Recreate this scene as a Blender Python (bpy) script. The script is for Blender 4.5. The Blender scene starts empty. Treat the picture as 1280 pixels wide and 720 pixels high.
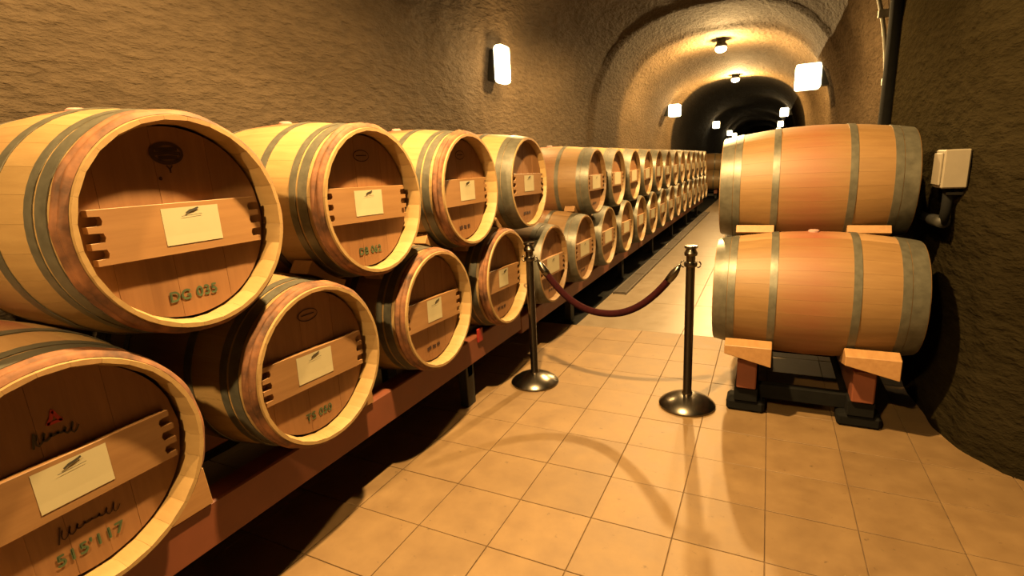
import bpy, bmesh, math, random
from mathutils import Vector, Matrix, noise
random.seed(7)
PI = math.pi
scene = bpy.context.scene
COL = scene.collection

# ------------------------------------------------------------------ camera
CAM_H = 1.428
FOC = 644.84
R = ((0.8987229, 0.4354353, -0.0518966),
     (-0.0542243, 0.2277870, 0.9722000),
     (-0.4351515, 0.8709243, -0.2283286))
cam_d = bpy.data.cameras.new('camera')
cam = bpy.data.objects.new('camera', cam_d)
COL.objects.link(cam)
cam_d.sensor_width = 36.0
cam_d.lens = 36.0 * FOC / 1280.0
cam_d.clip_start = 0.02
cam_d.clip_end = 200
m = Matrix(((R[0][0], R[1][0], -R[2][0], 0), (R[0][1], R[1][1], -R[2][1], 0),
            (R[0][2], R[1][2], -R[2][2], CAM_H), (0, 0, 0, 1)))
cam.matrix_world = m
scene.camera = cam

# ------------------------------------------------------------------ world, exposure
w = bpy.data.worlds.new('world')
scene.world = w
w.use_nodes = True
w.node_tree.nodes['Background'].inputs[0].default_value = (0.0, 0.0, 0.0, 1)
w.node_tree.nodes['Background'].inputs[1].default_value = 0.0
vs = scene.view_settings
vs.view_transform = 'Standard'
vs.look = 'None'
vs.gamma = 1
vs.use_curve_mapping = False
vs.exposure = 1.0
WARM = (1.0, 0.62, 0.235)
CEIL_POWER = {-1.0: 300.0, 1.65: 610.0, 5.96: 540.0, 10.3: 250.0, 14.6: 300.0}   # each ceiling lamp
WALL_POWER = 32.0        # each wall lamp
CEIL_X, CEIL_Z = -0.86, 3.26
CEIL_YS = (-1.0, 1.65, 5.96, 10.3, 14.6)

# ------------------------------------------------------------------ materials
def mat(name):
    mt = bpy.data.materials.new(name)
    mt.use_nodes = True
    nt = mt.node_tree
    return mt, nt, nt.nodes['Principled BSDF']

def N(nt, typ, **kw):
    n = nt.nodes.new(typ)
    for k, v in kw.items():
        if k in n.inputs:
            n.inputs[k].default_value = v
        else:
            setattr(n, k, v)
    return n

def ramp(nt, stops):
    n = nt.nodes.new('ShaderNodeValToRGB')
    el = n.color_ramp.elements
    while len(el) < len(stops):
        el.new(0.5)
    for e, (p, c) in zip(el, stops):
        e.position = p
        e.color = (*c, 1)
    return n

def mixc(nt, fac, a, b, mode='MIX'):
    n = nt.nodes.new('ShaderNodeMix')
    n.data_type = 'RGBA'
    n.blend_type = mode
    for sock, v in ((n.inputs[0], fac), (n.inputs[6], a), (n.inputs[7], b)):
        if hasattr(v, 'is_output'):
            nt.links.new(v, sock)
        elif isinstance(v, (int, float)):
            sock.default_value = v
        else:
            sock.default_value = (*v, 1)
    return n.outputs[2]

def bump(nt, bsdf, height, strength, dist):
    b = nt.nodes.new('ShaderNodeBump')
    b.inputs['Strength'].default_value = strength
    b.inputs['Distance'].default_value = dist
    nt.links.new(height, b.inputs['Height'])
    nt.links.new(b.outputs[0], bsdf.inputs['Normal'])

def coords(nt, scale=(1, 1, 1), out='Object'):
    tc = nt.nodes.new('ShaderNodeTexCoord')
    mp = nt.nodes.new('ShaderNodeMapping')
    mp.inputs['Scale'].default_value = scale
    nt.links.new(tc.outputs[out], mp.inputs['Vector'])
    return mp.outputs[0]

def noisef(nt, vec, scale, detail=4, rough=0.55):
    n = nt.nodes.new('ShaderNodeTexNoise')
    n.inputs['Scale'].default_value = scale
    n.inputs['Detail'].default_value = detail
    n.inputs['Roughness'].default_value = rough
    nt.links.new(vec, n.inputs['Vector'])
    return n.outputs['Fac']

def simple(name, col, rough=0.6, metal=0.0, var=0.15, scale=18, bs=0.1):
    mt, nt, b = mat(name)
    v = coords(nt)
    f = noisef(nt, v, scale)
    lo = tuple(c * (1 - var) for c in col)
    hi = tuple(min(1, c * (1 + var)) for c in col)
    r = ramp(nt, ((0.3, lo), (0.7, hi)))
    nt.links.new(f, r.inputs[0])
    nt.links.new(r.outputs[0], b.inputs['Base Color'])
    b.inputs['Roughness'].default_value = rough
    b.inputs['Metallic'].default_value = metal
    if bs:
        bump(nt, b, f, bs, 0.004)
    return mt

def wood(name, lo, hi, axis='X', rough=0.55, perobj=0.08, stain=None, staves=False):
    """Oak: grain stretched along one axis, each board its own tone."""
    mt, nt, b = mat(name)
    sc = {'X': (3, 40, 40), 'Y': (40, 3, 40), 'Z': (40, 40, 3)}[axis]
    v = coords(nt, sc)
    oi = nt.nodes.new('ShaderNodeObjectInfo')
    rnd = oi.outputs['Random']
    add = nt.nodes.new('ShaderNodeVectorMath')
    add.operation = 'MULTIPLY_ADD'
    nt.links.new(v, add.inputs[0])
    add.inputs[1].default_value = (1, 1, 1)
    cmb = nt.nodes.new('ShaderNodeCombineXYZ')
    mul = N(nt, 'ShaderNodeMath', operation='MULTIPLY')
    nt.links.new(rnd, mul.inputs[0])
    mul.inputs[1].default_value = 57.0
    for k in range(3):
        nt.links.new(mul.outputs[0], cmb.inputs[k])
    nt.links.new(cmb.outputs[0], add.inputs[2])
    f = noisef(nt, add.outputs[0], 1.0, 5, 0.6)
    r = ramp(nt, ((0.25, lo), (0.75, hi)))
    nt.links.new(f, r.inputs[0])
    col = r.outputs[0]
    tone = rnd
    if staves:       # 28 staves told apart by their angle round the barrel
        tc = nt.nodes.new('ShaderNodeTexCoord')
        sx = nt.nodes.new('ShaderNodeSeparateXYZ')
        nt.links.new(tc.outputs['Object'], sx.inputs[0])
        at = N(nt, 'ShaderNodeMath', operation='ARCTAN2')
        nt.links.new(sx.outputs[1], at.inputs[0])
        nt.links.new(sx.outputs[2], at.inputs[1])
        m1 = N(nt, 'ShaderNodeMath', operation='MULTIPLY_ADD')
        nt.links.new(at.outputs[0], m1.inputs[0])
        m1.inputs[1].default_value = 28 / (2 * PI)
        m1.inputs[2].default_value = 100.5
        fl = N(nt, 'ShaderNodeMath', operation='FLOOR')
        nt.links.new(m1.outputs[0], fl.inputs[0])
        ad = N(nt, 'ShaderNodeMath', operation='ADD')
        nt.links.new(fl.outputs[0], ad.inputs[0])
        nt.links.new(mul.outputs[0], ad.inputs[1])
        wn = nt.nodes.new('ShaderNodeTexWhiteNoise')
        wn.noise_dimensions = '1D'
        nt.links.new(ad.outputs[0], wn.inputs['W'])
        tone = wn.outputs['Value']
    mr = nt.nodes.new('ShaderNodeMapRange')
    nt.links.new(tone, mr.inputs[0])
    mr.inputs[3].default_value = 1 - perobj
    mr.inputs[4].default_value = 1 + perobj * 0.6
    cb = nt.nodes.new('ShaderNodeVectorMath')
    cb.operation = 'SCALE'
    nt.links.new(col, cb.inputs[0])
    nt.links.new(mr.outputs[0], cb.inputs['Scale'])
    col = cb.outputs[0]
    if stain:        # spilt wine, round the middle of the barrel
        tc2 = nt.nodes.new('ShaderNodeTexCoord')
        s2 = nt.nodes.new('ShaderNodeSeparateXYZ')
        nt.links.new(tc2.outputs['Object'], s2.inputs[0])
        ab = N(nt, 'ShaderNodeMath', operation='ABSOLUTE')
        nt.links.new(s2.outputs[0], ab.inputs[0])
        n2 = noisef(nt, coords(nt, (6, 14, 14)), 1.0, 3)
        mm = N(nt, 'ShaderNodeMath', operation='MULTIPLY_ADD')
        nt.links.new(n2, mm.inputs[0])
        mm.inputs[1].default_value = 0.24
        nt.links.new(ab.outputs[0], mm.inputs[2])
        mr2 = nt.nodes.new('ShaderNodeMapRange')
        nt.links.new(mm.outputs[0], mr2.inputs[0])
        mr2.inputs[1].default_value = 0.12
        mr2.inputs[2].default_value = 0.32
        mr2.inputs[3].default_value = stain
        mr2.inputs[4].default_value = 0.0
        col = mixc(nt, mr2.outputs[0], col, (0.20, 0.045, 0.025))
    nt.links.new(col, b.inputs['Base Color'])
    b.inputs['Roughness'].default_value = rough
    bump(nt, b, f, 0.15, 0.003)
    return mt

M = {}
M['stave'] = wood('oak_stave', (0.2552, 0.1590, 0.0609), (0.3248, 0.2128, 0.0872), 'X', stain=0.18)
M['stave_stained'] = wood('oak_stave_wine_stained', (0.2352, 0.1350, 0.0550), (0.3080, 0.1836, 0.0800), 'X', stain=0.8)
M['stave_red'] = wood('oak_stave_reddish', (0.1600, 0.0880, 0.0310), (0.2000, 0.1160, 0.0432), 'X', stain=0.4, perobj=0.06)
M['body'] = wood('oak_body', (0.1760, 0.1079, 0.0394), (0.2240, 0.1444, 0.0564), 'X', stain=0.15, staves=True)
M['head'] = wood('oak_head_board', (0.175, 0.080, 0.030), (0.235, 0.116, 0.046), 'Z', perobj=0.08)
M['bar'] = wood('oak_crossbar', (0.215, 0.108, 0.040), (0.275, 0.148, 0.058), 'Y', perobj=0.12)
M['hoopwood'] = simple('chestnut_hoop', (0.14, 0.055, 0.020), 0.75, var=0.75, scale=14, bs=0.5)
M['chock'] = wood('pine_chock', (0.260, 0.135, 0.050), (0.340, 0.190, 0.075), 'Y', perobj=0.15)
M['rail'] = simple('red_brown_paint', (0.150, 0.043, 0.019), 0.55, var=0.12, scale=6)
M['steel'] = simple('galvanised_steel', (0.105, 0.100, 0.076), 0.42, 0.35, 0.22, 25)
M['dark_steel'] = simple('dark_steel', (0.020, 0.019, 0.015), 0.6, 0.3, 0.2, 12)
M['bronze'] = simple('polished_dark_metal', (0.14, 0.125, 0.105), 0.26, 1.0, 0.06, 6, 0)
M['velvet'] = simple('burgundy_velvet', (0.020, 0.0032, 0.0042), 0.95, var=0.3, scale=90)
M['velvet'].node_tree.nodes['Principled BSDF'].inputs['Specular IOR Level'].default_value = 0.08
M['paper'] = simple('cream_paper', (0.370, 0.325, 0.200), 0.8, var=0.04, scale=8, bs=0)
M['ink'] = simple('black_ink', (0.035, 0.03, 0.02), 0.7, var=0.2, bs=0)
M['green_ink'] = simple('dark_green_stencil_ink', (0.045, 0.075, 0.03), 0.7, var=0.3, bs=0)
M['brand'] = simple('burnt_brand', (0.030, 0.010, 0.006), 0.8, var=0.3, scale=60, bs=0)
M['red_ink'] = simple('red_ink', (0.38, 0.03, 0.03), 0.7, bs=0)
M['bung'] = simple('pale_silicone', (0.360, 0.210, 0.180), 0.5, bs=0)
M['black'] = simple('black_rubber', (0.005, 0.005, 0.0045), 0.85, var=0.2)
M['black'].node_tree.nodes['Principled BSDF'].inputs['Specular IOR Level'].default_value = 0.12
M['white'] = simple('off_white_plastic', (0.18, 0.155, 0.115), 0.5, var=0.05, bs=0)
M['red_plastic'] = simple('red_plastic', (0.250, 0.015, 0.010), 0.45, bs=0)
M['grate'] = simple('grey_grate', (0.080, 0.065, 0.050), 0.5, 0.3, 0.2, 30)

def lamp_mat(name, strength):
    mt = bpy.data.materials.new(name)
    mt.use_nodes = True
    nt = mt.node_tree
    b = nt.nodes['Principled BSDF']
    b.inputs['Base Color'].default_value = (0.9, 0.85, 0.7, 1)
    b.inputs['Emission Color'].default_value = (1.0, 0.80, 0.46, 1)
    b.inputs['Emission Strength'].default_value = strength
    return mt
M['glow'] = lamp_mat('lit_glass', 3.5)

# floor tiles: mottled tan, each tile its own tone
def tile_mat(name, lo, hi, rough, per):
    mt, nt, b = mat(name)
    v = coords(nt, (1, 1, 1))
    oi = nt.nodes.new('ShaderNodeObjectInfo')
    geo = nt.nodes.new('ShaderNodeNewGeometry')
    f = noisef(nt, geo.outputs['Position'], 7.0, 6, 0.62)
    r = ramp(nt, ((0.28, lo), (0.72, hi)))
    nt.links.new(f, r.inputs[0])
    mr = nt.nodes.new('ShaderNodeMapRange')
    nt.links.new(oi.outputs['Random'], mr.inputs[0])
    mr.inputs[3].default_value = 1 - per
    mr.inputs[4].default_value = 1 + per
    cb = nt.nodes.new('ShaderNodeVectorMath')
    cb.operation = 'SCALE'
    nt.links.new(r.outputs[0], cb.inputs[0])
    nt.links.new(mr.outputs[0], cb.inputs['Scale'])
    f2 = noisef(nt, geo.outputs['Position'], 26.0, 3, 0.6)
    sp = ramp(nt, ((0.66, (0, 0, 0)), (0.76, (1, 1, 1))))
    nt.links.new(f2, sp.inputs[0])
    col = mixc(nt, sp.outputs[0], cb.outputs[0], tuple(c * 0.62 for c in lo))
    nt.links.new(col, b.inputs['Base Color'])
    rr = nt.nodes.new('ShaderNodeMapRange')
    nt.links.new(f, rr.inputs[0])
    rr.inputs[3].default_value = rough - 0.08
    rr.inputs[4].default_value = rough + 0.12
    nt.links.new(rr.outputs[0], b.inputs['Roughness'])
    bump(nt, b, f, 0.12, 0.006)
    return mt
M['tile'] = tile_mat('tan_floor_tile', (0.1283, 0.0763, 0.0315), (0.1805, 0.1125, 0.0477), 0.58, 0.07)
M['slab'] = tile_mat('pale_polished_slab', (0.140, 0.106, 0.068), (0.172, 0.136, 0.094), 0.36, 0.04)
M['grout'] = simple('grout', (0.085, 0.05, 0.022), 0.85, var=0.25, scale=30)

# sprayed concrete: the tunnel lining, rough near, smoother further in, unlit depth beyond painted dark
def shotcrete(name, near, mid, far, spec=0.1, between=None):
    mt, nt, b = mat(name)
    geo = nt.nodes.new('ShaderNodeNewGeometry')
    sep = nt.nodes.new('ShaderNodeSeparateXYZ')
    nt.links.new(geo.outputs['Position'], sep.inputs[0])
    mp = nt.nodes.new('ShaderNodeMapping')
    mp.inputs['Scale'].default_value = (1, 0.5, 1.4)
    nt.links.new(geo.outputs['Position'], mp.inputs['Vector'])
    big = noisef(nt, mp.outputs[0], 1.3, 4)
    fine = noisef(nt, mp.outputs[0], 17.0, 5, 0.6)
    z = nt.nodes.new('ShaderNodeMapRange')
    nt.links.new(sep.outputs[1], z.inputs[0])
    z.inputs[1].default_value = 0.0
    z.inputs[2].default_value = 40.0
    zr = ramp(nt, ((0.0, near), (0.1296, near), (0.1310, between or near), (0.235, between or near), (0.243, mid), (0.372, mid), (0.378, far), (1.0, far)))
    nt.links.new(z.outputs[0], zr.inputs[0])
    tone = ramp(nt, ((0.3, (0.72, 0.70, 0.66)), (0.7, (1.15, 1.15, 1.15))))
    nt.links.new(big, tone.inputs[0])
    tone2 = ramp(nt, ((0.35, (0.80, 0.80, 0.80)), (0.65, (1.08, 1.08, 1.08))))
    nt.links.new(fine, tone2.inputs[0])
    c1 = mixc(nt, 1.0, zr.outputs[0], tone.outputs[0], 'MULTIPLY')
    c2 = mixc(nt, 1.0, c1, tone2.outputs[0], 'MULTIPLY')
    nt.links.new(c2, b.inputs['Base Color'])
    b.inputs['Roughness'].default_value = 0.85
    b.inputs['Specular IOR Level'].default_value = spec
    bump(nt, b, fine, 1.0, 0.032)
    return mt
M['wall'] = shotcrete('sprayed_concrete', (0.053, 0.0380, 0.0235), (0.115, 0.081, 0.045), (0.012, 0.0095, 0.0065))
M['wall_dark'] = shotcrete('sprayed_concrete_dark', (0.0190, 0.0150, 0.0075), (0.115, 0.081, 0.045), (0.012, 0.0095, 0.0065), 0.0, (0.053, 0.0380, 0.0235))  # right lining, near stretch darker than the left

# ------------------------------------------------------------------ helpers
def link(name, me, material=None, parent=None, loc=None, kind=None, smooth=False):
    o = bpy.data.objects.new(name, me)
    COL.objects.link(o)
    if material is not None and not me.materials:
        me.materials.append(material)
    if parent is not None:
        o.parent = parent
    if loc is not None:
        o.location = loc
    if kind:
        o['kind'] = kind
    if smooth:
        me.polygons.foreach_set('use_smooth', [True] * len(me.polygons))
    return o

def tag(o, label, cat, group=None):
    o['label'] = label
    o['category'] = cat
    if group:
        o['group'] = group
    return o

def thing(name, label, cat, loc=(0, 0, 0), rotz=0.0, group=None):
    o = bpy.data.objects.new(name, None)
    o.empty_display_size = 0.05
    COL.objects.link(o)
    o.location = loc
    o.rotation_euler = (0, 0, rotz)
    return tag(o, label, cat, group)

def mesh(name, verts, faces, smooth=False):
    me = bpy.data.meshes.new(name)
    me.from_pydata(verts, [], faces)
    me.update()
    if smooth:
        me.polygons.foreach_set('use_smooth', [True] * len(me.polygons))
    return me

def from_bm(name, bm, smooth=False, angle=None):
    bmesh.ops.recalc_face_normals(bm, faces=bm.faces)
    me = bpy.data.meshes.new(name)
    bm.to_mesh(me)
    bm.free()
    if smooth:
        me.polygons.foreach_set('use_smooth', [True] * len(me.polygons))
        if angle is not None:
            me.set_sharp_from_angle(angle=angle)
    return me

def box_bm(bm, lo, hi, bev=0.0, rot=None, seg=1):
    r = bmesh.ops.create_cube(bm, size=1.0)
    vs_ = r['verts']
    c = Vector([(a + b) / 2 for a, b in zip(lo, hi)])
    s = Vector([b - a for a, b in zip(lo, hi)])
    for v in vs_:
        v.co = Vector((v.co.x * s.x, v.co.y * s.y, v.co.z * s.z))
        if rot is not None:
            v.co = rot @ v.co
        v.co += c
    if bev:
        es = list({e for v in vs_ for e in v.link_edges})
        bmesh.ops.bevel(bm, geom=es, offset=bev, segments=seg, affect='EDGES', profile=0.5)

def box(name, lo, hi, bev=0.0, rot=None):
    bm = bmesh.new()
    box_bm(bm, lo, hi, bev, rot)
    return from_bm(name, bm)

def prism_x(name, poly, x0, x1, bev=0.0):
    """Polygon in (y, z) pushed from x0 to x1."""
    bm = bmesh.new()
    a = [bm.verts.new((x0, y, z)) for y, z in poly]
    c = [bm.verts.new((x1, y, z)) for y, z in poly]
    n = len(poly)
    bm.faces.new(a)
    bm.faces.new(c[::-1])
    for i in range(n):
        bm.faces.new((a[i], c[i], c[(i + 1) % n], a[(i + 1) % n]))
    if bev:
        bmesh.ops.bevel(bm, geom=list(bm.edges), offset=bev, segments=1, affect='EDGES', profile=0.5)
    return from_bm(name, bm)

def lathe(name, prof, seg=48, axis='Z', smooth=True, angle=0.6, closed=False):
    """Revolve (radius, height) pairs."""
    verts, faces = [], []
    n = len(prof)
    for j in range(seg):
        a = 2 * PI * j / seg
        ca, sa = math.cos(a), math.sin(a)
        for r, h in prof:
            verts.append((r * ca, r * sa, h) if axis == 'Z' else (h, r * ca, r * sa))
    rng = range(n if closed else n - 1)
    for j in range(seg):
        k = (j + 1) % seg
        for i in rng:
            i2 = (i + 1) % n
            faces.append((j * n + i, k * n + i, k * n + i2, j * n + i2))
    bm = bmesh.new()
    me0 = mesh(name, verts, faces)
    bm.from_mesh(me0)
    bpy.data.meshes.remove(me0)
    bmesh.ops.remove_doubles(bm, verts=bm.verts, dist=1e-6)
    return from_bm(name, bm, smooth, angle)

def tube(name, pts, rad, seg=10, caps=True):
    """A round tube along a line of points; rad is a number or a list."""
    pts = [Vector(p) for p in pts]
    n = len(pts)
    rads = rad if isinstance(rad, (list, tuple)) else [rad] * n
    verts, faces = [], []
    up = Vector((0, 0, 1))
    for i, p in enumerate(pts):
        d = (pts[min(i + 1, n - 1)] - pts[max(i - 1, 0)]).normalized()
        ref = up if abs(d.dot(up)) < 0.95 else Vector((1, 0, 0))
        s = d.cross(ref).normalized()
        t = s.cross(d)
        for k in range(seg):
            a = 2 * PI * k / seg
            verts.append(p + (s * math.cos(a) + t * math.sin(a)) * rads[i])
    for i in range(n - 1):
        for k in range(seg):
            k2 = (k + 1) % seg
            faces.append((i * seg + k, i * seg + k2, (i + 1) * seg + k2, (i + 1) * seg + k))
    if caps:
        faces.append(tuple(range(seg))[::-1])
        faces.append(tuple((n - 1) * seg + k for k in range(seg)))
    return mesh(name, verts, faces, True)

# ------------------------------------------------------------------ the setting: tunnel
CX = -0.83
SPRING = 1.50
def lerp_tab(tab, y):
    if y <= tab[0][0]:
        return tab[0][1]
    for (a, va), (b, vb) in zip(tab, tab[1:]):
        if y <= b:
            t = (y - a) / (b - a)
            return va + (vb - va) * t
    return tab[-1][1]
HALF_R = [(-4.0, 3.6), (2.36, 3.6), (2.44, 2.85), (2.52, 2.30), (2.62, 2.02), (2.74, 1.84), (2.90, 1.735), (3.15, 1.675), (3.5, 1.655),
          (5.18, 1.655), (5.26, 1.72), (7.98, 1.70), (8.06, 1.655), (10.6, 1.645), (15.0, 1.60), (60, 1.60)]
HALF_L = [(-4, 1.76), (4.8, 1.76), (6.0, 1.74), (7.98, 1.72), (8.06, 1.67), (15.0, 1.62), (60, 1.62)]
APEX = [(-4, 3.75), (4.6, 3.70), (7.9, 3.46), (8.06, 3.42), (9.4, 3.42), (9.56, 3.37), (12.0, 3.37), (15.0, 3.34), (60, 3.34)]
EXP_L = [(-4, 4.2), (4.4, 4.2), (7.8, 2.7), (60, 2.6)]
EXP_R = [(-4, 6.0), (5.18, 6.0), (5.26, 2.7), (60, 2.6)]
def rise(y):
    return max(0.0, y - 18.0) * 0.016
def prof_point(y, a):
    """a from -1 (left springing) over 0 (crown) to 1 (right springing)."""
    th = (1 - abs(a)) * PI / 2
    n = lerp_tab(EXP_L if a < 0 else EXP_R, y)
    hw = lerp_tab(HALF_L if a < 0 else HALF_R, y)
    e = 2.0 / n
    x = hw * max(0, math.cos(th)) ** e
    z = SPRING + (lerp_tab(APEX, y) - SPRING) * max(0, math.sin(th)) ** e
    return CX + (-x if a < 0 else x), z + rise(y)
def wall_x(y, z, side):
    """X of the lining at height z."""
    hw = lerp_tab(HALF_L if side < 0 else HALF_R, y)
    n = lerp_tab(EXP_L if side < 0 else EXP_R, y)
    d = max(0.0, (z - rise(y) - SPRING) / (lerp_tab(APEX, y) - SPRING))
    return CX + side * hw * (1 - min(1, d) ** n) ** (1 / n)
def rough(x, y, z):
    k = 1.0 if y < 7 else 0.55
    p = Vector((x, y * 0.7, z))
    return k * (0.030 * noise.noise(p * 1.7) + 0.018 * noise.noise(p * 5.0 + Vector((3, 1, 7))) + 0.007 * noise.noise(p * 13.0))
ys = [-4 + 0.25 * k for k in range(20)] + [1.0 + 0.06 * k for k in range(22)] + [2.32 + 0.03 * k for k in range(24)] + \
     [3.06 + 0.06 * k for k in range(35)] + [5.18, 5.26] + [5.32 + 0.08 * k for k in range(33)] + [7.98, 8.06] + \
     [8.2 + 0.2 * k for k in range(7)] + [9.48, 9.56] + [9.7 + 0.25 * k for k in range(22)] + [15.2 + 0.8 * k for k in range(56)]
def lining(name, params, material):
    verts, faces = [], []
    n = len(params)
    for y in ys:
        for q in params:
            if isinstance(q, tuple):
                x, z = q[0](y), q[1] + (rise(y) if q[1] > 0.1 else rise(y))
            else:
                x, z = prof_point(y, q)
            d = rough(x, y, z)
            verts.append((x + d * (1 if x > CX else -1) * (1 if z < 3.0 else 0.4), y, z + (d if z > 2.6 else 0)))
    for i in range(len(ys) - 1):
        for k in range(n - 1):
            faces.append((i * n + k, i * n + k + 1, (i + 1) * n + k + 1, (i + 1) * n + k))
    return link(name, mesh(name, verts, faces, True), material, kind='structure')
nz = 26
left_fn = lambda y: CX - lerp_tab(HALF_L, y)
right_fn = lambda y: CX + lerp_tab(HALF_R, y)
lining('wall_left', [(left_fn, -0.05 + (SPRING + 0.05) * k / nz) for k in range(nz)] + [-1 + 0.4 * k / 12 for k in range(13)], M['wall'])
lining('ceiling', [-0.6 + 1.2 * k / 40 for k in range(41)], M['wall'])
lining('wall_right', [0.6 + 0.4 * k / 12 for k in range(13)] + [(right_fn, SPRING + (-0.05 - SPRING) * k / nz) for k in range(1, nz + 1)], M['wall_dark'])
link('wall_back', box('wall_back', (-2.8, -4.25, -0.05), (3.0, -4.0, 3.9)), M['wall'], kind='structure')
link('wall_end', box('wall_end', (-2.8, 59.0, 0), (1.2, 59.2, 4.3)), M['wall'], kind='structure')

# floor: bed of grout, tiles near, pale slabs beyond
floor = link('floor', box('floor', (-2.75, -4.2, -0.08), (3.0, 60, -0.004)), M['grout'], kind='structure')
TX, TY, X0, Y0 = 0.3225, 0.31, -1.55, 1.475
G = 0.0017
tile_me = box('floor_tile', (G, G, -0.012), (TX - G, TY - G, 0.0), 0.0014)
tile_me.materials.append(M['tile'])
for i in range(-4, 10):
    for j in range(-5, 9):
        x, y = X0 + TX * i, Y0 + TY * j
        t = link('floor_tile', tile_me, None, floor, (x, y, random.uniform(-0.0008, 0.0008)))
TEND = Y0 + TY * 9
SL = 0.92
slab_me = box('floor_slab', (0.002, 0.002, -0.012), (SL - 0.002, SL - 0.002, 0.0), 0.0012)
slab_me.materials.append(M['slab'])
for i in range(3):
    for j in range(14):
        link('floor_slab', slab_me, None, floor, (-1.50 + SL * i, TEND + SL * j, 0))
link('rack_shadow_strip', box('rack_shadow_strip', (-2.66, TEND, -0.012), (-1.502, 50, -0.003)), M['black'], floor)  # black strip painted in for the shade under the far left racks
bm = bmesh.new()
for j in range(40):
    for i in range(3):
        x, y = -1.50 + SL * i, TEND + SL * (14 + j)
        box_bm(bm, (x + 0.002, y + 0.002, -0.012), (x + SL - 0.002, y + SL - 0.002, 0))
o = link('far_floor_slabs', from_bm('far_floor_slabs', bm), M['slab'], floor)
o['kind'] = 'stuff'
bm = bmesh.new()
for j in range(14):
    for i in range(9):
        x, y = X0 + TX * (i - 3), Y0 + TY * (-5 - 1 - j)
        box_bm(bm, (x + G, y + G, -0.012), (x + TX - G, y + TY - G, 0))
o = link('floor_tiles_behind', from_bm('floor_tiles_behind', bm), M['tile'], floor)
o['kind'] = 'stuff'

# ------------------------------------------------------------------ lamps
def point(parent, loc, power, size=0.06, hood=None):
    d = bpy.data.lights.new('lamp_light', 'SPOT' if hood else 'POINT')
    if hood:             # the hood of the lamp sends its light downwards
        d.spot_size = math.radians(hood)
        d.spot_blend = 0.5
    d.energy = power
    d.color = WARM
    d.shadow_soft_size = size
    o = bpy.data.objects.new('lamp_light', d)
    COL.objects.link(o)
    o.parent = parent
    o.location = loc
def ceiling_lamp(y, label):
    z = CEIL_Z
    top = lerp_tab(APEX, y) + rise(y)
    t = thing('ceiling_lamp', label, 'lamp', (CEIL_X, y, z), 0, 'lamps along the tunnel crown')
    link('canopy', lathe('canopy', [(0, top - z + 0.03), (0.07, top - z + 0.03), (0.075, 0.06), (0.10, 0.03), (0.10, 0.0), (0, 0)], 24), M['dark_steel'], t)
    link('glass_globe', lathe('glass_globe', [(0.085, 0.0), (0.10, -0.03), (0.088, -0.06), (0.05, -0.085), (0, -0.095)], 24), M['glow'], t)
    point(t, (0, 0, -0.17), CEIL_POWER[y], 0.045, 174 if y < 8 else None)
cl = {-1.0: 'round ceiling lamp behind the camera', 1.65: 'round ceiling lamp above the nearest barrels',
      5.96: 'round ceiling lamp above the roped-off aisle', 10.3: 'larger round lamp glowing at the tunnel crown',
      14.6: 'smaller round lamp at the crown of the dark inner tunnel mouth'}
for y in CEIL_YS:
    ceiling_lamp(y, cl[y])

def wall_lamp(side, y, z, label, power, wide=0.28, tall=0.28, deep=0.32):
    x = wall_x(y, z, side)
    t = thing('wall_lamp', label, 'lamp', (x, y, z), 0 if side < 0 else PI, 'lamps along the tunnel walls')
    link('backplate', box('backplate', (-0.06, -wide * 0.40, -tall * 0.40), (0.055, wide * 0.40, tall * 0.40), 0.006), M['dark_steel'], t)
    bm_ = bmesh.new()
    box_bm(bm_, (0.055, -wide / 2, -tall / 2), (deep, wide / 2, tall / 2), 0.035, None, 3)
    link('glass_shade', from_bm('glass_shade', bm_, True), M['glow'], t)
    if power:
        point(t, (deep + 0.09, 0, 0), power, 0.07)
wall_lamp(-1, 4.98, 2.43, 'tall wall lamp glowing on the rough left wall above the barrels', WALL_POWER, 0.20, 0.36, 0.16)
wall_lamp(-1, 13.6, 2.55, 'square wall lamp on left wall beside the dark inner arch', WALL_POWER * 0.7)
wall_lamp(-1, 24.2, 2.70, 'wall lamp just inside the dark arch, on its left', 8)
wall_lamp(-1, 33.5, 2.68, 'small wall lamp deep in the dark tunnel, left one of a close pair', 5)
wall_lamp(-1, 38.5, 2.70, 'tiny wall lamp deep in the dark tunnel, right one of a close pair', 5)
wall_lamp(1, 9.6, 2.53, 'bright square lamp high on right wall above the stacked barrels', WALL_POWER * 0.3, 0.34, 0.36, 0.40)
wall_lamp(1, 20.6, 2.75, 'wall lamp just inside the dark arch, highest of the right ones', 8)
wall_lamp(1, 30.5, 2.83, 'small wall lamp in the dark tunnel, second on the right side', 5)
wall_lamp(1, 41.0, 2.92, 'tiny wall lamp in the dark tunnel, third on the right side', 5)
wall_lamp(1, 54.0, 2.80, 'tiniest wall lamp at the far end of the dark tunnel', 3)

# ------------------------------------------------------------------ barrels
BL, RB, RE, TH = 0.95, 0.34, 0.290, 0.027
HL = BL / 2
NST = 28
def rad(x):
    return RB - (RB - RE) * (x / HL) ** 2
REC = 0.072        # how deep the head sits in its chime
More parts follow.
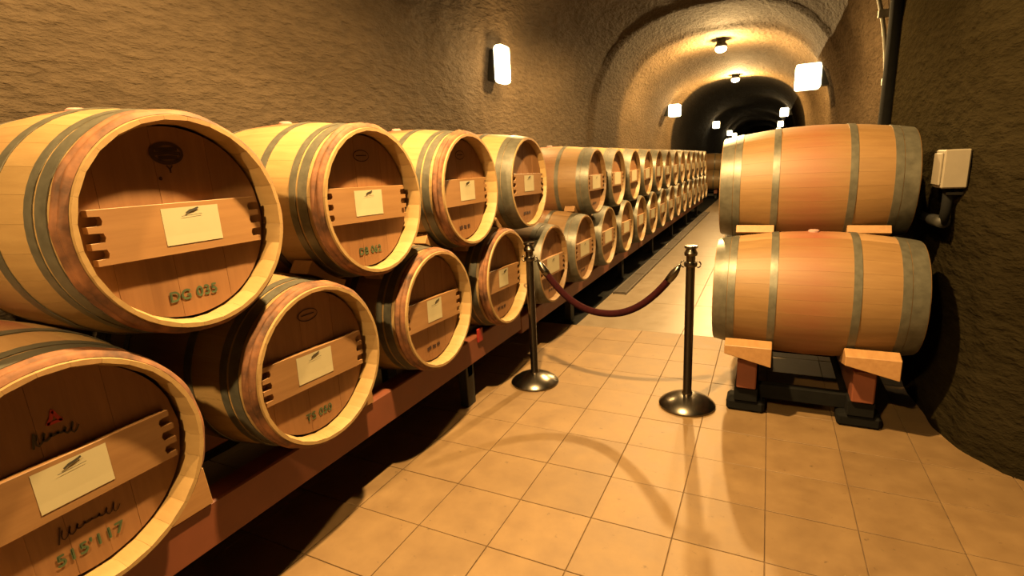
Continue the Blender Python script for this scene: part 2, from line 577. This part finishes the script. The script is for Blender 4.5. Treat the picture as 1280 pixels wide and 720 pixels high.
# one stave, shared by every stave of every near barrel
def stave_mesh():
    verts, faces = [], []
    xs = [-HL, -HL + 0.035] + [-HL + BL * k / 8 for k in range(1, 8)] + [HL - 0.035, HL]
    half = PI / NST * 0.993
    ang = [-half, -half / 3, half / 3, half]
    for x in xs:
        for a in ang:
            edge = 0.9985 if abs(a) == half else 1.0
            r = rad(x) * edge
            verts.append((x, r * math.sin(a), r * math.cos(a)))
        for a in (-half, half):
            r = rad(x) - (0.011 if abs(x) > HL - 0.01 else TH)
            verts.append((x, r * math.sin(a), r * math.cos(a)))
    for i in range(10):
        b0, b1 = i * 6, (i + 1) * 6
        ring = (0, 1, 2, 3, 5, 4)
        for k in range(6):
            p, q = ring[k], ring[(k + 1) % 6]
            faces.append((b0 + p, b0 + q, b1 + q, b1 + p))
    faces.append((0, 4, 5, 3, 2, 1))
    faces.append(tuple(60 + v for v in (0, 1, 2, 3, 5, 4)))
    bm = bmesh.new()
    me0 = mesh('stave', verts, faces)
    bm.from_mesh(me0)
    return from_bm('stave', bm, True, 0.5)
STAVE = {k: stave_mesh() for k in ('stave', 'stave_stained', 'stave_red')}
for k, me in STAVE.items():
    me.materials.append(M[k])
def hoop_mesh(name, x0, x1, t=0.003, seg=64):
    n = 3
    xs = [x0 + (x1 - x0) * k / n for k in range(n + 1)]
    prof = [(rad(x) + t, x) for x in xs] + [(rad(x) + 0.0002, x) for x in reversed(xs)]
    return lathe(name, prof, seg, 'X', True, 0.6, True)
def mirror_x(me, name):
    m2 = me.copy()
    m2.name = name
    m2.transform(Matrix.Scale(-1, 4, (1, 0, 0)))
    m2.flip_normals()
    return m2
HOOP = {}
for nm, a, b_, mk in (('chime_hoop', 0.075, 0.112, 'steel'), ('quarter_hoop', 0.122, 0.150, 'steel'), ('bilge_hoop', 0.275, 0.310, 'steel'),
                      ('end_hoop', 0.004, 0.072, 'steel')):
    f = hoop_mesh(nm, HL - b_, HL - a)
    f.materials.append(M[mk])
    HOOP[nm] = (f, mirror_x(f, nm))
def wooden_hoop_mesh(seed):
    """Split chestnut hoops bound with willow near the end of the barrel."""
    verts, faces = [], []
    seg, pn = 120, 14
    rnd = random.Random(seed)
    bind = [rnd.uniform(0, 2 * PI) for _ in range(3)]
    for j in range(seg):
        a = 2 * PI * j / seg
        d = min(abs((a - c + PI) % (2 * PI) - PI) for c in bind)
        lump = 0.007 * (0.5 + 0.5 * math.sin(a * 60)) if d < 0.28 else 0.0
        lump += 0.005 * noise.noise(Vector((math.cos(a) * 4, math.sin(a) * 4, seed)))
        for k in range(pn):
            t = k / (pn - 1)
            x = HL - 0.058 + 0.050 * t
            bulge = abs(math.sin(2 * PI * t)) ** 0.6
            r = rad(x) + 0.001 + (0.0105 + lump) * bulge
            verts.append((x, r * math.sin(a), r * math.cos(a)))
    for j in range(seg):
        j2 = (j + 1) % seg
        for k in range(pn - 1):
            faces.append((j * pn + k, j2 * pn + k, j2 * pn + k + 1, j * pn + k + 1))
    me = mesh('wooden_hoop', verts, faces, True)
    me.flip_normals()
    me.materials.append(M['hoopwood'])
    return me
WHOOP = [wooden_hoop_mesh(s) for s in range(3)]
# head boards: upright boards cut to the round of the head
RH = RE - TH + 0.004
NB = 7
HEADB = []
for k in range(NB):
    y0 = -RH + 2 * RH * k / NB + 0.0002
    y1 = -RH + 2 * RH * (k + 1) / NB - 0.0002
    top = [(y0 + (y1 - y0) * q / 6) for q in range(7)]
    poly = [(y, math.sqrt(max(1e-5, RH * RH - y * y))) for y in top]
    poly += [(y, -math.sqrt(max(1e-5, RH * RH - y * y))) for y in reversed(top)]
    dep = 0.0007 if k % 2 else 0.0
    me = prism_x('head_board', poly, HL - REC - 0.02, HL - REC + dep)
    me.materials.append(M['head'])
    HEADB.append(me)
BACKHEAD = lathe('back_head', [(0, -HL + 0.03), (RH, -HL + 0.03), (RH, -HL + 0.05), (0, -HL + 0.05)], 48, 'X')
BACKHEAD.materials.append(M['head'])
# crossbar with a comb cut in each end
BZ0, BZ1 = -0.080, 0.060
def bar_poly():
    hl = 0.243
    pts = []
    hgt = BZ1 - BZ0
    teeth = 4
    nt_, nn = 0.017, (hgt - 4 * 0.017) / 3
    z = BZ0
    for i in range(teeth):
        out = hl - 0.006 * abs(i - 1.5)
        pts += [(out, z), (out, z + nt_)]
        z += nt_
        if i < teeth - 1:
            pts += [(hl - 0.036, z), (hl - 0.040, z + nn * 0.5), (hl - 0.036, z + nn)]
            z += nn
    left = [(-y, zz) for y, zz in reversed(pts)]
    return pts + left
BARX0, BARX1 = HL - REC + 0.0010, HL - 0.047
BAR = prism_x('crossbar', bar_poly(), BARX0, BARX1, 0.0008)
BAR.materials.append(M['bar'])
def paper_mesh(wd, ht):
    bm_ = bmesh.new()
    bmesh.ops.create_grid(bm_, x_segments=5, y_segments=4, size=0.5)
    for v in bm_.verts:
        y, z = v.co.x * wd, v.co.y * ht
        lift = 0.0006 + 0.003 * max(0, (abs(z) / ht - 0.3)) * (1 if z < 0 else 0.3)
        v.co = Vector((BARX1 + lift, y, z))
    me = bpy.data.meshes.new('paper_label')
    bm_.to_mesh(me)
    bm_.free()
    me.materials.append(M['paper'])
    return me
PAPER = {'large': paper_mesh(0.25, 0.122), 'wide': paper_mesh(0.155, 0.104), 'small': paper_mesh(0.125, 0.11), 'square': paper_mesh(0.165, 0.102)}
def stroke_mesh(name, lines, wd, x):
    """Flat pen strokes standing a hair proud of the wood or paper; lines in (y, z)."""
    verts, faces = [], []
    for ln in lines:
        b0 = len(verts)
        n = len(ln)
        for i, p in enumerate(ln):
            a, b_ = ln[max(0, i - 1)], ln[min(n - 1, i + 1)]
            dy, dz = b_[0] - a[0], b_[1] - a[1]
            L = math.hypot(dy, dz) or 1
            k = wd * (0.55 + 0.45 * math.sin(PI * (i + 0.5) / n))
            verts.append((x, p[0] - dz / L * k, p[1] + dy / L * k))
            verts.append((x, p[0] + dz / L * k, p[1] - dy / L * k))
        for i in range(n - 1):
            q = b0 + 2 * i
            faces.append((q, q + 1, q + 3, q + 2))
    return mesh(name, verts, faces)
def scrawl(w_, h_, loops, slant=0.3):
    pts = []
    for i in range(loops * 8 + 1):
        t = i / (loops * 8)
        z = h_ * 0.5 * math.sin(t * loops * 2 * PI) * (0.55 + 0.45 * math.sin(7 * t + 1))
        pts.append((-w_ / 2 + w_ * t + slant * z + 0.15 * h_ * math.cos(t * loops * 2 * PI), z))
    return pts
def text_mesh(txt, size, x, yz, rot=0.0, spacing=1.1):
    cu = bpy.data.curves.new('code', 'FONT')
    cu.body = txt
    cu.size = size
    cu.align_x = 'CENTER'
    cu.align_y = 'CENTER'
    cu.space_character = spacing
    ob = bpy.data.objects.new('code_tmp', cu)
    COL.objects.link(ob)
    dg = bpy.context.evaluated_depsgraph_get()
    me = bpy.data.meshes.new_from_object(ob.evaluated_get(dg))
    bpy.data.objects.remove(ob)
    bpy.data.curves.remove(cu)
    me.materials.clear()
    ca, sa = math.cos(rot), math.sin(rot)
    for v in me.vertices:
        a, b_ = v.co.x, v.co.y
        v.co = (x, yz[0] + a * ca - b_ * sa, yz[1] + a * sa + b_ * ca)
    bm_ = bmesh.new()          # broad stencil strokes: the letters laid over themselves a hair apart
    bm_.from_mesh(me)
    base = bm_.faces[:]
    for dy, dz in ((0.0014, 0), (-0.0014, 0), (0, 0.0014), (0, -0.0014)):
        g = bmesh.ops.duplicate(bm_, geom=base)
        bmesh.ops.translate(bm_, verts=[q for q in g['geom'] if isinstance(q, bmesh.types.BMVert)], vec=(0.00003 * (1 + dy * 500), dy, dz))
    bm_.to_mesh(me)
    bm_.free()
    return me
FX = HL - REC + 0.0026          # just proud of the head boards
def oval(ry, rz, cy, cz, n=32):
    return [(cy + ry * math.cos(2 * PI * k / n), cz + rz * math.sin(2 * PI * k / n)) for k in range(n + 1)]
TICK = stroke_mesh('tick_mark', [[(-0.016, 0.030), (-0.004, 0.036), (0.008, 0.038), (0.022, 0.043)]], 0.0034, BARX1 + 0.0026)
TICK.materials.append(M['ink'])
LINE = stroke_mesh('printed_line', [[(-0.030, 0.022), (0.03, 0.025)]], 0.0008, BARX1 + 0.0026)
LINE.materials.append(M['ink'])
BUNG = lathe('bung', [(0.027, RB - 0.006), (0.027, RB + 0.006), (0.020, RB + 0.011), (0, RB + 0.012)], 20)
BUNG.materials.append(M['bung'])
# far barrels: one body with the same outline
def body_mesh(seg=56, nx=12):
    prof = [(RH, HL - REC - 0.005), (RE - TH, HL - 0.035), (RE - 0.014, HL)] + [(rad(HL - BL * k / nx), HL - BL * k / nx) for k in range(nx + 1)] + [(RE - TH, -HL), (RH, -HL + 0.04)]
    return lathe('body', prof, seg, 'X', True, 0.7)
BODY = body_mesh()
BODY.materials.append(M['body'])
HEAD = lathe('head', [(0, HL - REC - 0.012), (RH, HL - REC - 0.012), (RH, HL - REC), (0, HL - REC)], 40, 'X')
HEAD.materials.append(M['head'])
HEADBACK = BACKHEAD

def part(name, me, root, rotx=0.0, dx=0.0):
    o = bpy.data.objects.new(name, me)
    COL.objects.link(o)
    o.parent = root
    o.location = (dx, 0, RB)
    if rotx:
        o.rotation_euler = (rotx, 0, 0)
    return o
SHALLOW = 0.034    # the barrels farther on have shallower heads
def sub(name, me, par):
    o = bpy.data.objects.new(name, me)
    COL.objects.link(o)
    o.parent = par
    return o

def barrel(cx, cy, cz, label, group, near=True, rotz=0.0, roll=0.0, wooden=True, code=None, mark=None, paper='wide', pdy=0.0, red=False, back=False):
    """cx, cy, cz is the middle of the axis; the head with the crossbar faces local +X."""
    rot = Matrix.Rotation(rotz, 3, 'Z') @ Matrix.Rotation(roll, 3, 'X')
    base = Vector((cx, cy, cz)) - rot @ Vector((0, 0, RB))
    t = thing('wine_barrel', label, 'barrel', base, 0, group)
    t.rotation_euler = rot.to_euler()
    if near:
        shift = random.randrange(1000)
        for k in range(NST):
            kk = 'stave'
            if k in (0, 1, NST - 1):
                kk = 'stave_stained'
            elif red:
                kk = 'stave_red'
            part('stave', STAVE[kk], t, 2 * PI * k / NST)
        for k in range(NB):
            part('head_board', HEADB[k], t, 0.0, 0.0 if wooden else SHALLOW)
        part('back_head', BACKHEAD, t)
        part('bung', BUNG, t)
    else:
        part('body', BODY, t)
        part('head', HEAD, t, 0.0, SHALLOW)
        part('back_head', BACKHEAD, t)
    if wooden:
        part('wooden_hoop', WHOOP[random.randrange(3)], t, random.choice((0, 0.7, 2.1, 3.3, 5.0)))
    else:
        part('end_hoop', HOOP['end_hoop'][0], t)
    part('end_hoop', HOOP['end_hoop'][1], t)
    for nm in ('chime_hoop', 'quarter_hoop', 'bilge_hoop'):
        if nm == 'quarter_hoop' and not wooden:
            continue
        for s in (0, 1):
            part(nm, HOOP[nm][s], t)
    b_ = part('crossbar', BAR, t, 0.0, 0.0 if wooden else SHALLOW)
    pl = sub('paper_label', PAPER[paper], b_)
    pl.location = (0, pdy, -0.004)
    if near:
        tk = sub('tick_mark', TICK, b_)
        tk.location = (0, pdy + (0.0 if paper != 'small' else 0.02), 0.0)
        sub('printed_line', LINE, b_).location = (0, pdy, 0)
    if code:
        me = text_mesh(code, 0.041 if len(code) < 7 else 0.043, FX, (0.0, -0.203))
        me.materials.append(M['green_ink'])
        part('stencilled_code', me, t)
    elif near:
        ln = [[(-0.055, -0.203), (-0.02, -0.198)], [(-0.01, -0.199), (0.02, -0.203)], [(0.03, -0.201), (0.055, -0.197)]]
        me = stroke_mesh('smudged_code', ln, 0.010, FX)
        me.materials.append(M['brand'])
        part('smudged_code', me, t, 0.0, 0.0 if wooden else SHALLOW)
    if mark == 'oval':
        bm_lines = [oval(0.042, 0.026, 0, 0.195), [(-0.036, 0.193), (0, 0.198), (0.036, 0.193)], [(-0.030, 0.205), (0.03, 0.207)], [(-0.026, 0.183), (0.026, 0.183)]]
        me = stroke_mesh('brand_oval', bm_lines, 0.0058, FX)
        me.materials.append(M['brand'])
        part('brand_oval', me, t)
        me = stroke_mesh('brand_letter', [[(-0.008, 0.162), (0, 0.152), (0.008, 0.162)], [(0, 0.152), (0, 0.142)], oval(0.003, 0.003, -0.03, 0.128, 8)], 0.0028, FX)
        me.materials.append(M['brand'])
        part('brand_letter', me, t)
    elif mark == 'faint_oval':
        me = stroke_mesh('brand_oval', [oval(0.045, 0.022, 0, 0.185), [(-0.03, 0.185), (0.03, 0.187)]], 0.0022, FX)
        me.materials.append(M['brand'])
        part('brand_oval', me, t)
    elif mark == 'red':
        me = stroke_mesh('red_emblem', [[(-0.016, 0.138), (-0.006, 0.152), (0.0, 0.172)], [(0.0, 0.168), (0.006, 0.150), (0.014, 0.138)], [(-0.016, 0.140), (0.014, 0.140)]], 0.0042, FX)
        me.materials.append(M['red_ink'])
        part('red_emblem', me, t)
        me = stroke_mesh('script_name', [[(y - 0.005, z + 0.112) for y, z in scrawl(0.085, 0.03, 6)], [(-0.052, 0.095), (-0.045, 0.132)]], 0.0028, FX)
        me.materials.append(M['ink'])
        part('script_name', me, t)
        me = stroke_mesh('script_name', [[(y + 0.01, z - 0.140) for y, z in scrawl(0.13, 0.028, 8)], [(-0.06, -0.16), (-0.05, -0.118)]], 0.0022, FX)
        me.materials.append(M['brand'])
        part('script_name', me, t)
    return t

HEADX = -1.431
BCX = HEADX - HL
SP = 0.773
def up_c(i):
    return 0.913 + SP * i, 1.319 - (0.063 if i >= 4 else 0)
def lo_c(i):
    return 0.528 + SP * i, 0.752 - (0.063 if i >= 4 else 0)
ORD = ['first', 'second', 'third', 'fourth', 'fifth', 'sixth', 'seventh', 'eighth', 'ninth', 'tenth', 'eleventh', 'twelfth', 'thirteenth',
       'fourteenth', 'fifteenth', 'sixteenth', 'seventeenth', 'eighteenth', 'nineteenth', 'twentieth']
UPL = {0: 'large oak barrel stencilled DG 035 with dark oval brand, nearest of upper row',
       1: 'oak barrel stencilled DB 062, second of the upper left row',
       2: 'third oak barrel of the upper left row, cream label on its crossbar',
       3: 'fourth oak barrel of the upper left row, last before the gap',
       5: 'upper oak barrel showing its whole side just past the gap in the row'}
LOL = {-1: 'lower oak barrel beside the camera, before barrel 515\'117',
       0: "oak barrel stencilled 515'117 with red emblem, cut by the frame corner",
       1: 'lower oak barrel stencilled TS 050 with small faint oval brand',
       2: 'lower oak barrel, third from the near end, tilted label on its crossbar',
       3: 'lower oak barrel just left of the near rope post',
       4: 'lower oak barrel just right of the near rope post, behind the rope',
       5: 'sixth oak barrel of the lower left row, beside the velvet rope'}
UCODE = {0: ('DG 035', 'oval', 'square', 0.021, 0.0), 1: ('DB 062', 'faint_oval', 'square', -0.005, -0.02), 2: (None, 'faint_oval', 'wide', 0.02, 0.0), 3: (None, None, 'wide', 0.0, -0.02)}
LCODE = {0: ("515'117", 'red', 'wide', -0.003, 0.015), 1: ('TS 050', 'faint_oval', 'square', -0.012, -0.03), 2: (None, None, 'small', 0.0, -0.03), 3: (None, None, 'small', 0.0, -0.03)}
GRP = 'oak wine barrels in the long left row'
for i in range(0, 18):
    if i == 4:
        continue
    y, z = up_c(i)
    c, mk, pp, dy, rl = UCODE.get(i, (None, None, 'large', 0.0, random.uniform(-0.03, 0.03)))
    barrel(BCX, y, z, UPL.get(i, ('oak barrel in upper left row past the gap, %s from the gap' % ORD[i - 5])), GRP,
           near=i in (0, 1, 2, 3, 5), red=i == 5, code=c, mark=mk, paper=pp, pdy=dy, roll=rl, wooden=i < 3)
for i in range(-1, 19):  # the first one is out of view, added to block lamp light
    y, z = lo_c(i)
    c, mk, pp, dy, rl = LCODE.get(i, (None, None, 'large' if i > 3 else 'wide', 0.0, random.uniform(-0.03, 0.03)))
    barrel(BCX, y, z, LOL.get(i, ('oak barrel on the lower left rail, %s from the near end' % ORD[i])), GRP,
           near=i <= 5, red=i in (4, 5), code=c, mark=mk, paper=pp, pdy=dy, roll=rl, wooden=i < 4)
RX = 0.225
RLO, RUP = (3.20, 0.665), (3.587, 1.232)
barrel(RX + 0.01, RLO[0], RLO[1], 'lower oak barrel of the right stack, seen from the side with wine stain', 'oak wine barrels stacked by the right wall', True, PI, 0.0, False, red=True)
barrel(RX - 0.005, RUP[0], RUP[1], 'upper oak barrel of the right stack, reddish staves and grey hoops', 'oak wine barrels stacked by the right wall', True, PI, 0.35, False, red=True)
barrel(RX, RLO[0] + SP, RLO[1], 'oak barrel on the right rails, directly behind the stack seen from the side', 'oak wine barrels stacked by the right wall', False, PI, 0.1, False)
barrel(RX, RLO[0] + 2 * SP, RLO[1], 'last oak barrel on the right rails, two behind the stack seen from the side', 'oak wine barrels stacked by the right wall', False, PI, 0.1, False)
barrel(RX, RUP[0] + SP, RUP[1], 'upper oak barrel hidden behind the upper one of the right stack', 'oak wine barrels stacked by the right wall', False, PI, 0.1, False)
FY = 19.6
for (dy, z, lb) in ((0, 0.62, 'lower oak barrel at the far end of the aisle, seen from the side'),
                    (SP, 0.62, 'oak barrel behind the farthest pair at the aisle end'),
                    (SP / 2, 1.19, 'upper oak barrel at the far end of the aisle, seen from the side')):
    barrel(BCX + 0.02, FY + dy, z, lb, 'oak wine barrels at the far end', False, 0, 0, False)

# ------------------------------------------------------------------ racks under the barrels
def rack(label, y0, y1, xs, ztop, zbot, leg_ys, flip=1):
    t = thing('barrel_rack', label, 'rack', (xs[0][0], y0, 0), 0, 'steel and timber racks under the barrels')
    ox = xs[0][0]
    for a, b_ in xs:
        link('rail', box('rail', (a - ox, 0, zbot), (b_ - ox, y1 - y0, ztop), 0.006), M['rail'], t)
    for ly in leg_ys:
        for a, b_ in xs:
            link('leg', box('leg', (a - ox + 0.02, ly - y0 - 0.045, 0.0), (b_ - ox - 0.02, ly - y0 + 0.045, zbot), 0.004), M['dark_steel'], t)
        lo_x, hi_x = min(xs[0][0], xs[1][0]), max(xs[0][1], xs[1][1])
        link('crossbeam', box('crossbeam', (lo_x - ox + 0.02, ly - y0 - 0.03, zbot - 0.08), (hi_x - ox - 0.02, ly - y0 + 0.03, zbot - 0.002), 0.004), M['dark_steel'], t)
    return t
XS = ((-1.661, -1.561), (-2.27, -2.17))
r1 = rack('red-brown rack under the nearest four lower barrels', -0.7, 3.24, XS, 0.424, 0.268, (0.1, 2.53))
link('red_tag', box('red_tag', (0.101, 3.30, 0.385), (0.113, 3.36, 0.47), 0.003), M['red_plastic'], r1)
r1.children[-1]['label'] = 'small red plastic tag'
rack('red-brown rack starting behind the near rope post', 3.25, 7.1, XS, 0.361, 0.235, (4.40, 6.3))
rack('red-brown rack in the middle of the long left row', 7.12, 11.0, XS, 0.361, 0.235, (8.2, 10.1))
rack('red-brown rack at the far end of the long left row', 11.02, 14.9, XS, 0.361, 0.235, (12.0, 13.9))
rack('dark red rack under the farthest barrels at the aisle end', FY - 0.4, FY + SP + 0.4, XS, 0.286, 0.17, (FY - 0.2, FY + 0.9))
# the right rack: end faces of two rails, black feet
RXS = ((-0.10, 0.0), (0.445, 0.545))
r5 = thing('barrel_rack', 'low rack with dark feet under the right stack', 'rack', (0.0, 2.95, 0), 0, 'steel and timber racks under the barrels')
for a, b_ in RXS:
    link('rail', box('rail', (a, 0, 0.155), (b_, 2.2, 0.329), 0.006), M['rail'], r5)
    for fy in (0.08, 1.95):
        link('foot', box('foot', (a - 0.05, fy - 0.05, 0.0), (b_ + 0.05, fy + 0.09, 0.07), 0.015), M['black'], r5)
    link('skid', box('skid', (a - 0.01, 0.02, 0.07), (b_ + 0.01, 2.18, 0.154), 0.004), M['black'], r5)
for fy in (0.1, 0.9, 1.9):
    link('crossbeam', box('crossbeam', (-0.1, fy, 0.07), (0.55, fy + 0.06, 0.15), 0.004), M['black'], r5)

# chocks: wedges that stop the lower barrels, spacers that carry the upper ones
WEDGE = [(0.13, -0.328), (0.345, -0.328), (0.335, -0.195), (0.275, -0.195), (0.205, -0.262)]
def chock(name_label, x, y, zc, flip=1, w_=0.11, group='wooden chocks between barrels and rails'):
    me = prism_x('wooden_chock', [(p * flip, q + 0.328) for p, q in (WEDGE if flip > 0 else WEDGE[::-1])], -w_ / 2, w_ / 2, 0.003)
    o = link('wooden_chock', me, M['chock'])
    o.location = (x, y, zc - 0.328)
    return tag(o, name_label, 'chock', group)
def spacer(name_label, x, ylo, zlo, yup, zup, w_=0.10, ln=0.20, th=0.027, group='wooden spacers between upper and lower barrels'):
    dy, dz = yup - ylo, zup - zlo
    L = math.hypot(dy, dz)
    ang = math.atan2(dz, dy) - PI / 2
    bm_ = bmesh.new()
    h, q = ln / 2, th / 2
    poly = [(-h, -q), (h, -q), (h, q), (-h, q)]
    # hollowed faces follow the round of both barrels
    pts = []
    for k in range(9):
        a = -h + ln * k / 8
        pts.append((a, -q - (0.325 - math.sqrt(0.325 ** 2 - a * a))))
    for k in range(9):
        a = h - ln * k / 8
        pts.append((a, q + (0.325 - math.sqrt(0.325 ** 2 - a * a))))
    bm_.free()
    me = prism_x('wooden_spacer', pts, -w_ / 2, w_ / 2, 0.002)
    o = link('wooden_spacer', me, M['chock'])
    o.location = (x, (ylo + yup) / 2, (zlo + zup) / 2)
    o.rotation_euler = (ang, 0, 0)
    return tag(o, name_label, 'spacer', group)
FXC = -1.605
CHL = {0: 'bright wooden chock on the near rail, right of barrel 515\'117', 1: 'wooden chock on the rail right of barrel TS 050',
       2: 'wooden chock on the rail right of the third lower barrel', 3: 'wooden chock beside the lower barrel left of the rope post'}
for i in range(8):
    y, z = lo_c(i)
    chock(CHL.get(i, 'wooden chock on the left rail, right of the %s lower barrel' % ORD[i]), FXC, y, 0.4255 + 0.328 if i < 4 else 0.3625 + 0.328, 1)
SPL = {1: 'wooden spacer on top of barrel TS 050, under barrel DB 062',
       2: 'wooden spacer under the third upper barrel', 3: 'wooden spacer under the fourth upper barrel'}
for i in range(1, 9):
    if i == 4:
        continue
    yl, zl = lo_c(i)
    yu, zu = up_c(i)
    spacer(SPL.get(i, 'wooden spacer under the upper barrel %s from the gap' % ORD[max(0, i - 5)]), -1.62, yl, zl, yu, zu)
    if i > 0 and i != 5:
        yl, zl = lo_c(i + 1)
        if (i + 1) != 4:
            spacer('wooden spacer on the far side under upper barrel %s from the near end' % ORD[i], -1.62, yl, zl, yu, zu)
for x, nm in ((-0.055, 'left'), (0.50, 'right')):
    me = prism_x('wooden_chock', [(-0.345, 0.0), (-0.13, 0.0), (-0.205, 0.066), (-0.275, 0.125), (-0.345, 0.105)], -0.115, 0.115, 0.003)
    for v in me.vertices:      # the front face tapers to one side
        if v.co.y < -0.3 and v.co.z < 0.05 and v.co.x < 0:
            v.co.z += 0.055
    o = link('wooden_chock', me, M['chock'])
    o.location = (x + 0.005, RLO[0], 0.3295)
    tag(o, 'orange wooden wedge under the right stack, at its %s rail' % ('aisle-side' if nm == 'left' else 'wall-side'), 'chock', 'wooden chocks between barrels and rails')
    spacer('wooden spacer between the two right-hand barrels, %s end' % ('aisle' if nm == 'left' else 'wall'), x, RLO[0], RLO[1], RUP[0], RUP[1], 0.20, 0.20, 0.017)

# ------------------------------------------------------------------ rope barrier
def stanchion(x, y, label):
    t = thing('stanchion_post', label, 'post', (x, y, 0), 0, 'rope barrier posts')
    link('base', lathe('base', [(0, 0), (0.158, 0), (0.160, 0.012), (0.150, 0.024), (0.115, 0.048), (0.07, 0.066), (0.038, 0.076), (0, 0.077)], 48), M['bronze'], t)
    link('pole', lathe('pole', [(0.030, 0.070), (0.030, 0.085), (0.0245, 0.095), (0.0245, 0.90), (0, 0.90)], 32), M['bronze'], t)
    link('collar', lathe('collar', [(0.0246, 0.835), (0.034, 0.838), (0.036, 0.850), (0.034, 0.862), (0.0246, 0.866)], 32), M['bronze'], t)
    link('cap', lathe('cap', [(0.0246, 0.896), (0.034, 0.900), (0.036, 0.915), (0.030, 0.925), (0.027, 0.935), (0.036, 0.945), (0.034, 0.955), (0.0, 0.960)], 32), M['bronze'], t)
    for a in (0, PI):
        e = tube('hook_eye', [(0.036 * math.cos(a) + 0.018 * math.cos(a) * math.sin(q * PI / 6), 0, 0.85 + 0.018 * math.cos(q * PI / 6)) for q in range(7)], 0.004, 8)
        link('hook_eye', e, M['bronze'], t)
    return t
P1, P2 = (-1.348, 2.972), (-0.363, 2.962)
stanchion(*P1, 'dark metal rope post standing closer to the left barrel row')
stanchion(*P2, 'dark metal rope post standing in the aisle left of the right stack')
rp = thing('velvet_rope', 'burgundy velvet rope sagging between the two metal posts', 'rope', (P1[0], P1[1], 0.9))
def rope_pt(t):
    x0, x1 = 0.055, P2[0] - P1[0] - 0.055
    sag = 0.32
    s = 2 * t - 1
    return Vector((x0 + (x1 - x0) * t, (P2[1] - P1[1]) * t, -0.055 - sag * (1 - abs(s) ** 2.2)))
n = 33
pts = [rope_pt(0.035 + 0.93 * k / (n - 1)) for k in range(n)]
link('rope', tube('rope', pts, 0.0215, 14), M['velvet'], rp)
for a, b_ in ((0.0, 0.075), (1.0, 0.925)):
    e = tube('end_ferrule', [rope_pt(a + (b_ - a) * q / 4) for q in range(5)], [0.006, 0.018, 0.024, 0.024, 0.022], 14)
    link('end_ferrule', e, M['bronze'], rp)

# ------------------------------------------------------------------ grating along the rail
dg = thing('drain_grating', 'long grey metal grating on the floor beside the left barrel row', 'grating', (-1.405, 5.45, 0))
for k in range(9):
    y = k * 1.0
    link('grating_frame', box('grating_frame', (-0.075, y, 0.0), (-0.060, y + 0.985, 0.028), 0.002), M['grate'], dg)
    link('grating_frame', box('grating_frame', (0.060, y, 0.0), (0.075, y + 0.985, 0.028), 0.002), M['grate'], dg)
    bm = bmesh.new()
    for q in range(25):
        box_bm(bm, (-0.060, y + 0.02 + q * 0.0385, 0.002), (0.060, y + 0.045 + q * 0.0385, 0.024))
    o = link('grating_bars', from_bm('grating_bars', bm), M['grate'], dg)
    o['kind'] = 'stuff'

# ------------------------------------------------------------------ right wall fittings
wx = wall_x(3.3, 1.3, 1)
ob = thing('junction_box', 'small off-white electrical box on the dark right wall', 'box', (wx - 0.01, 3.22, 1.31))
link('casing', box('casing', (-0.085, -0.075, -0.09), (0.015, 0.075, 0.09), 0.006), M['white'], ob)
link('cover', box('cover', (-0.095, -0.062, -0.075), (-0.085, 0.062, 0.075), 0.003), M['white'], ob)
link('conduit', tube('conduit', [(-0.035, 0, -0.088), (-0.035, 0, -0.20), (-0.035, 0.02, -0.27)], 0.022, 12), M['black'], ob)
link('bracket', box('bracket', (-0.05, -0.03, -0.125), (0.02, 0.03, -0.11), 0.002), M['dark_steel'], ob)
hs = thing('black_hose', 'black hose running along right wall from box to the barrel back', 'hose', (wx - 0.05, 3.27, 1.05))
link('hose', tube('hose', [(0.0, 0, 0), (-0.012, 0.12, 0.0), (-0.02, 0.30, 0.004), (-0.04, 0.55, 0.01), (-0.055, 0.80, 0.01)], 0.021, 12), M['black'], hs)
link('coupling', tube('coupling', [(0.002, -0.05, 0.0), (-0.002, 0.02, 0.0), (-0.010, 0.10, 0.0)], 0.029, 14), M['dark_steel'], hs)
# black pipe down the edge of the near right wall and a bright conduit over the arch behind it
pz = [0.0 + 0.2 * k for k in range(16)]
pp = link('black_pipe', tube('black_pipe', [(wall_x(5.05, z, 1) - 0.035, 5.05, z) for z in pz], 0.045, 12), M['black'])
tag(pp, 'black vertical pipe at the edge of the near right wall', 'pipe')
cd = thing('arch_conduit', 'bright metal conduit following the arch behind the right wall edge', 'conduit', (0.6, 5.5, 0.0))
cp = []
for k in range(30):
    z = 0.05 + k * 0.106
    if z > 3.25:
        break
    cp.append((wall_x(5.5, z, 1) - 0.045 - 0.6, 0, z))
link('pipe', tube('pipe', cp, 0.016, 10), M['steel'], cd)
for k in range(3, len(cp), 5):
    x, y, z = cp[k]
    link('clamp', box('clamp', (x - 0.026, -0.02, z - 0.03), (x + 0.055, 0.02, z + 0.03), 0.004), M['steel'], cd)
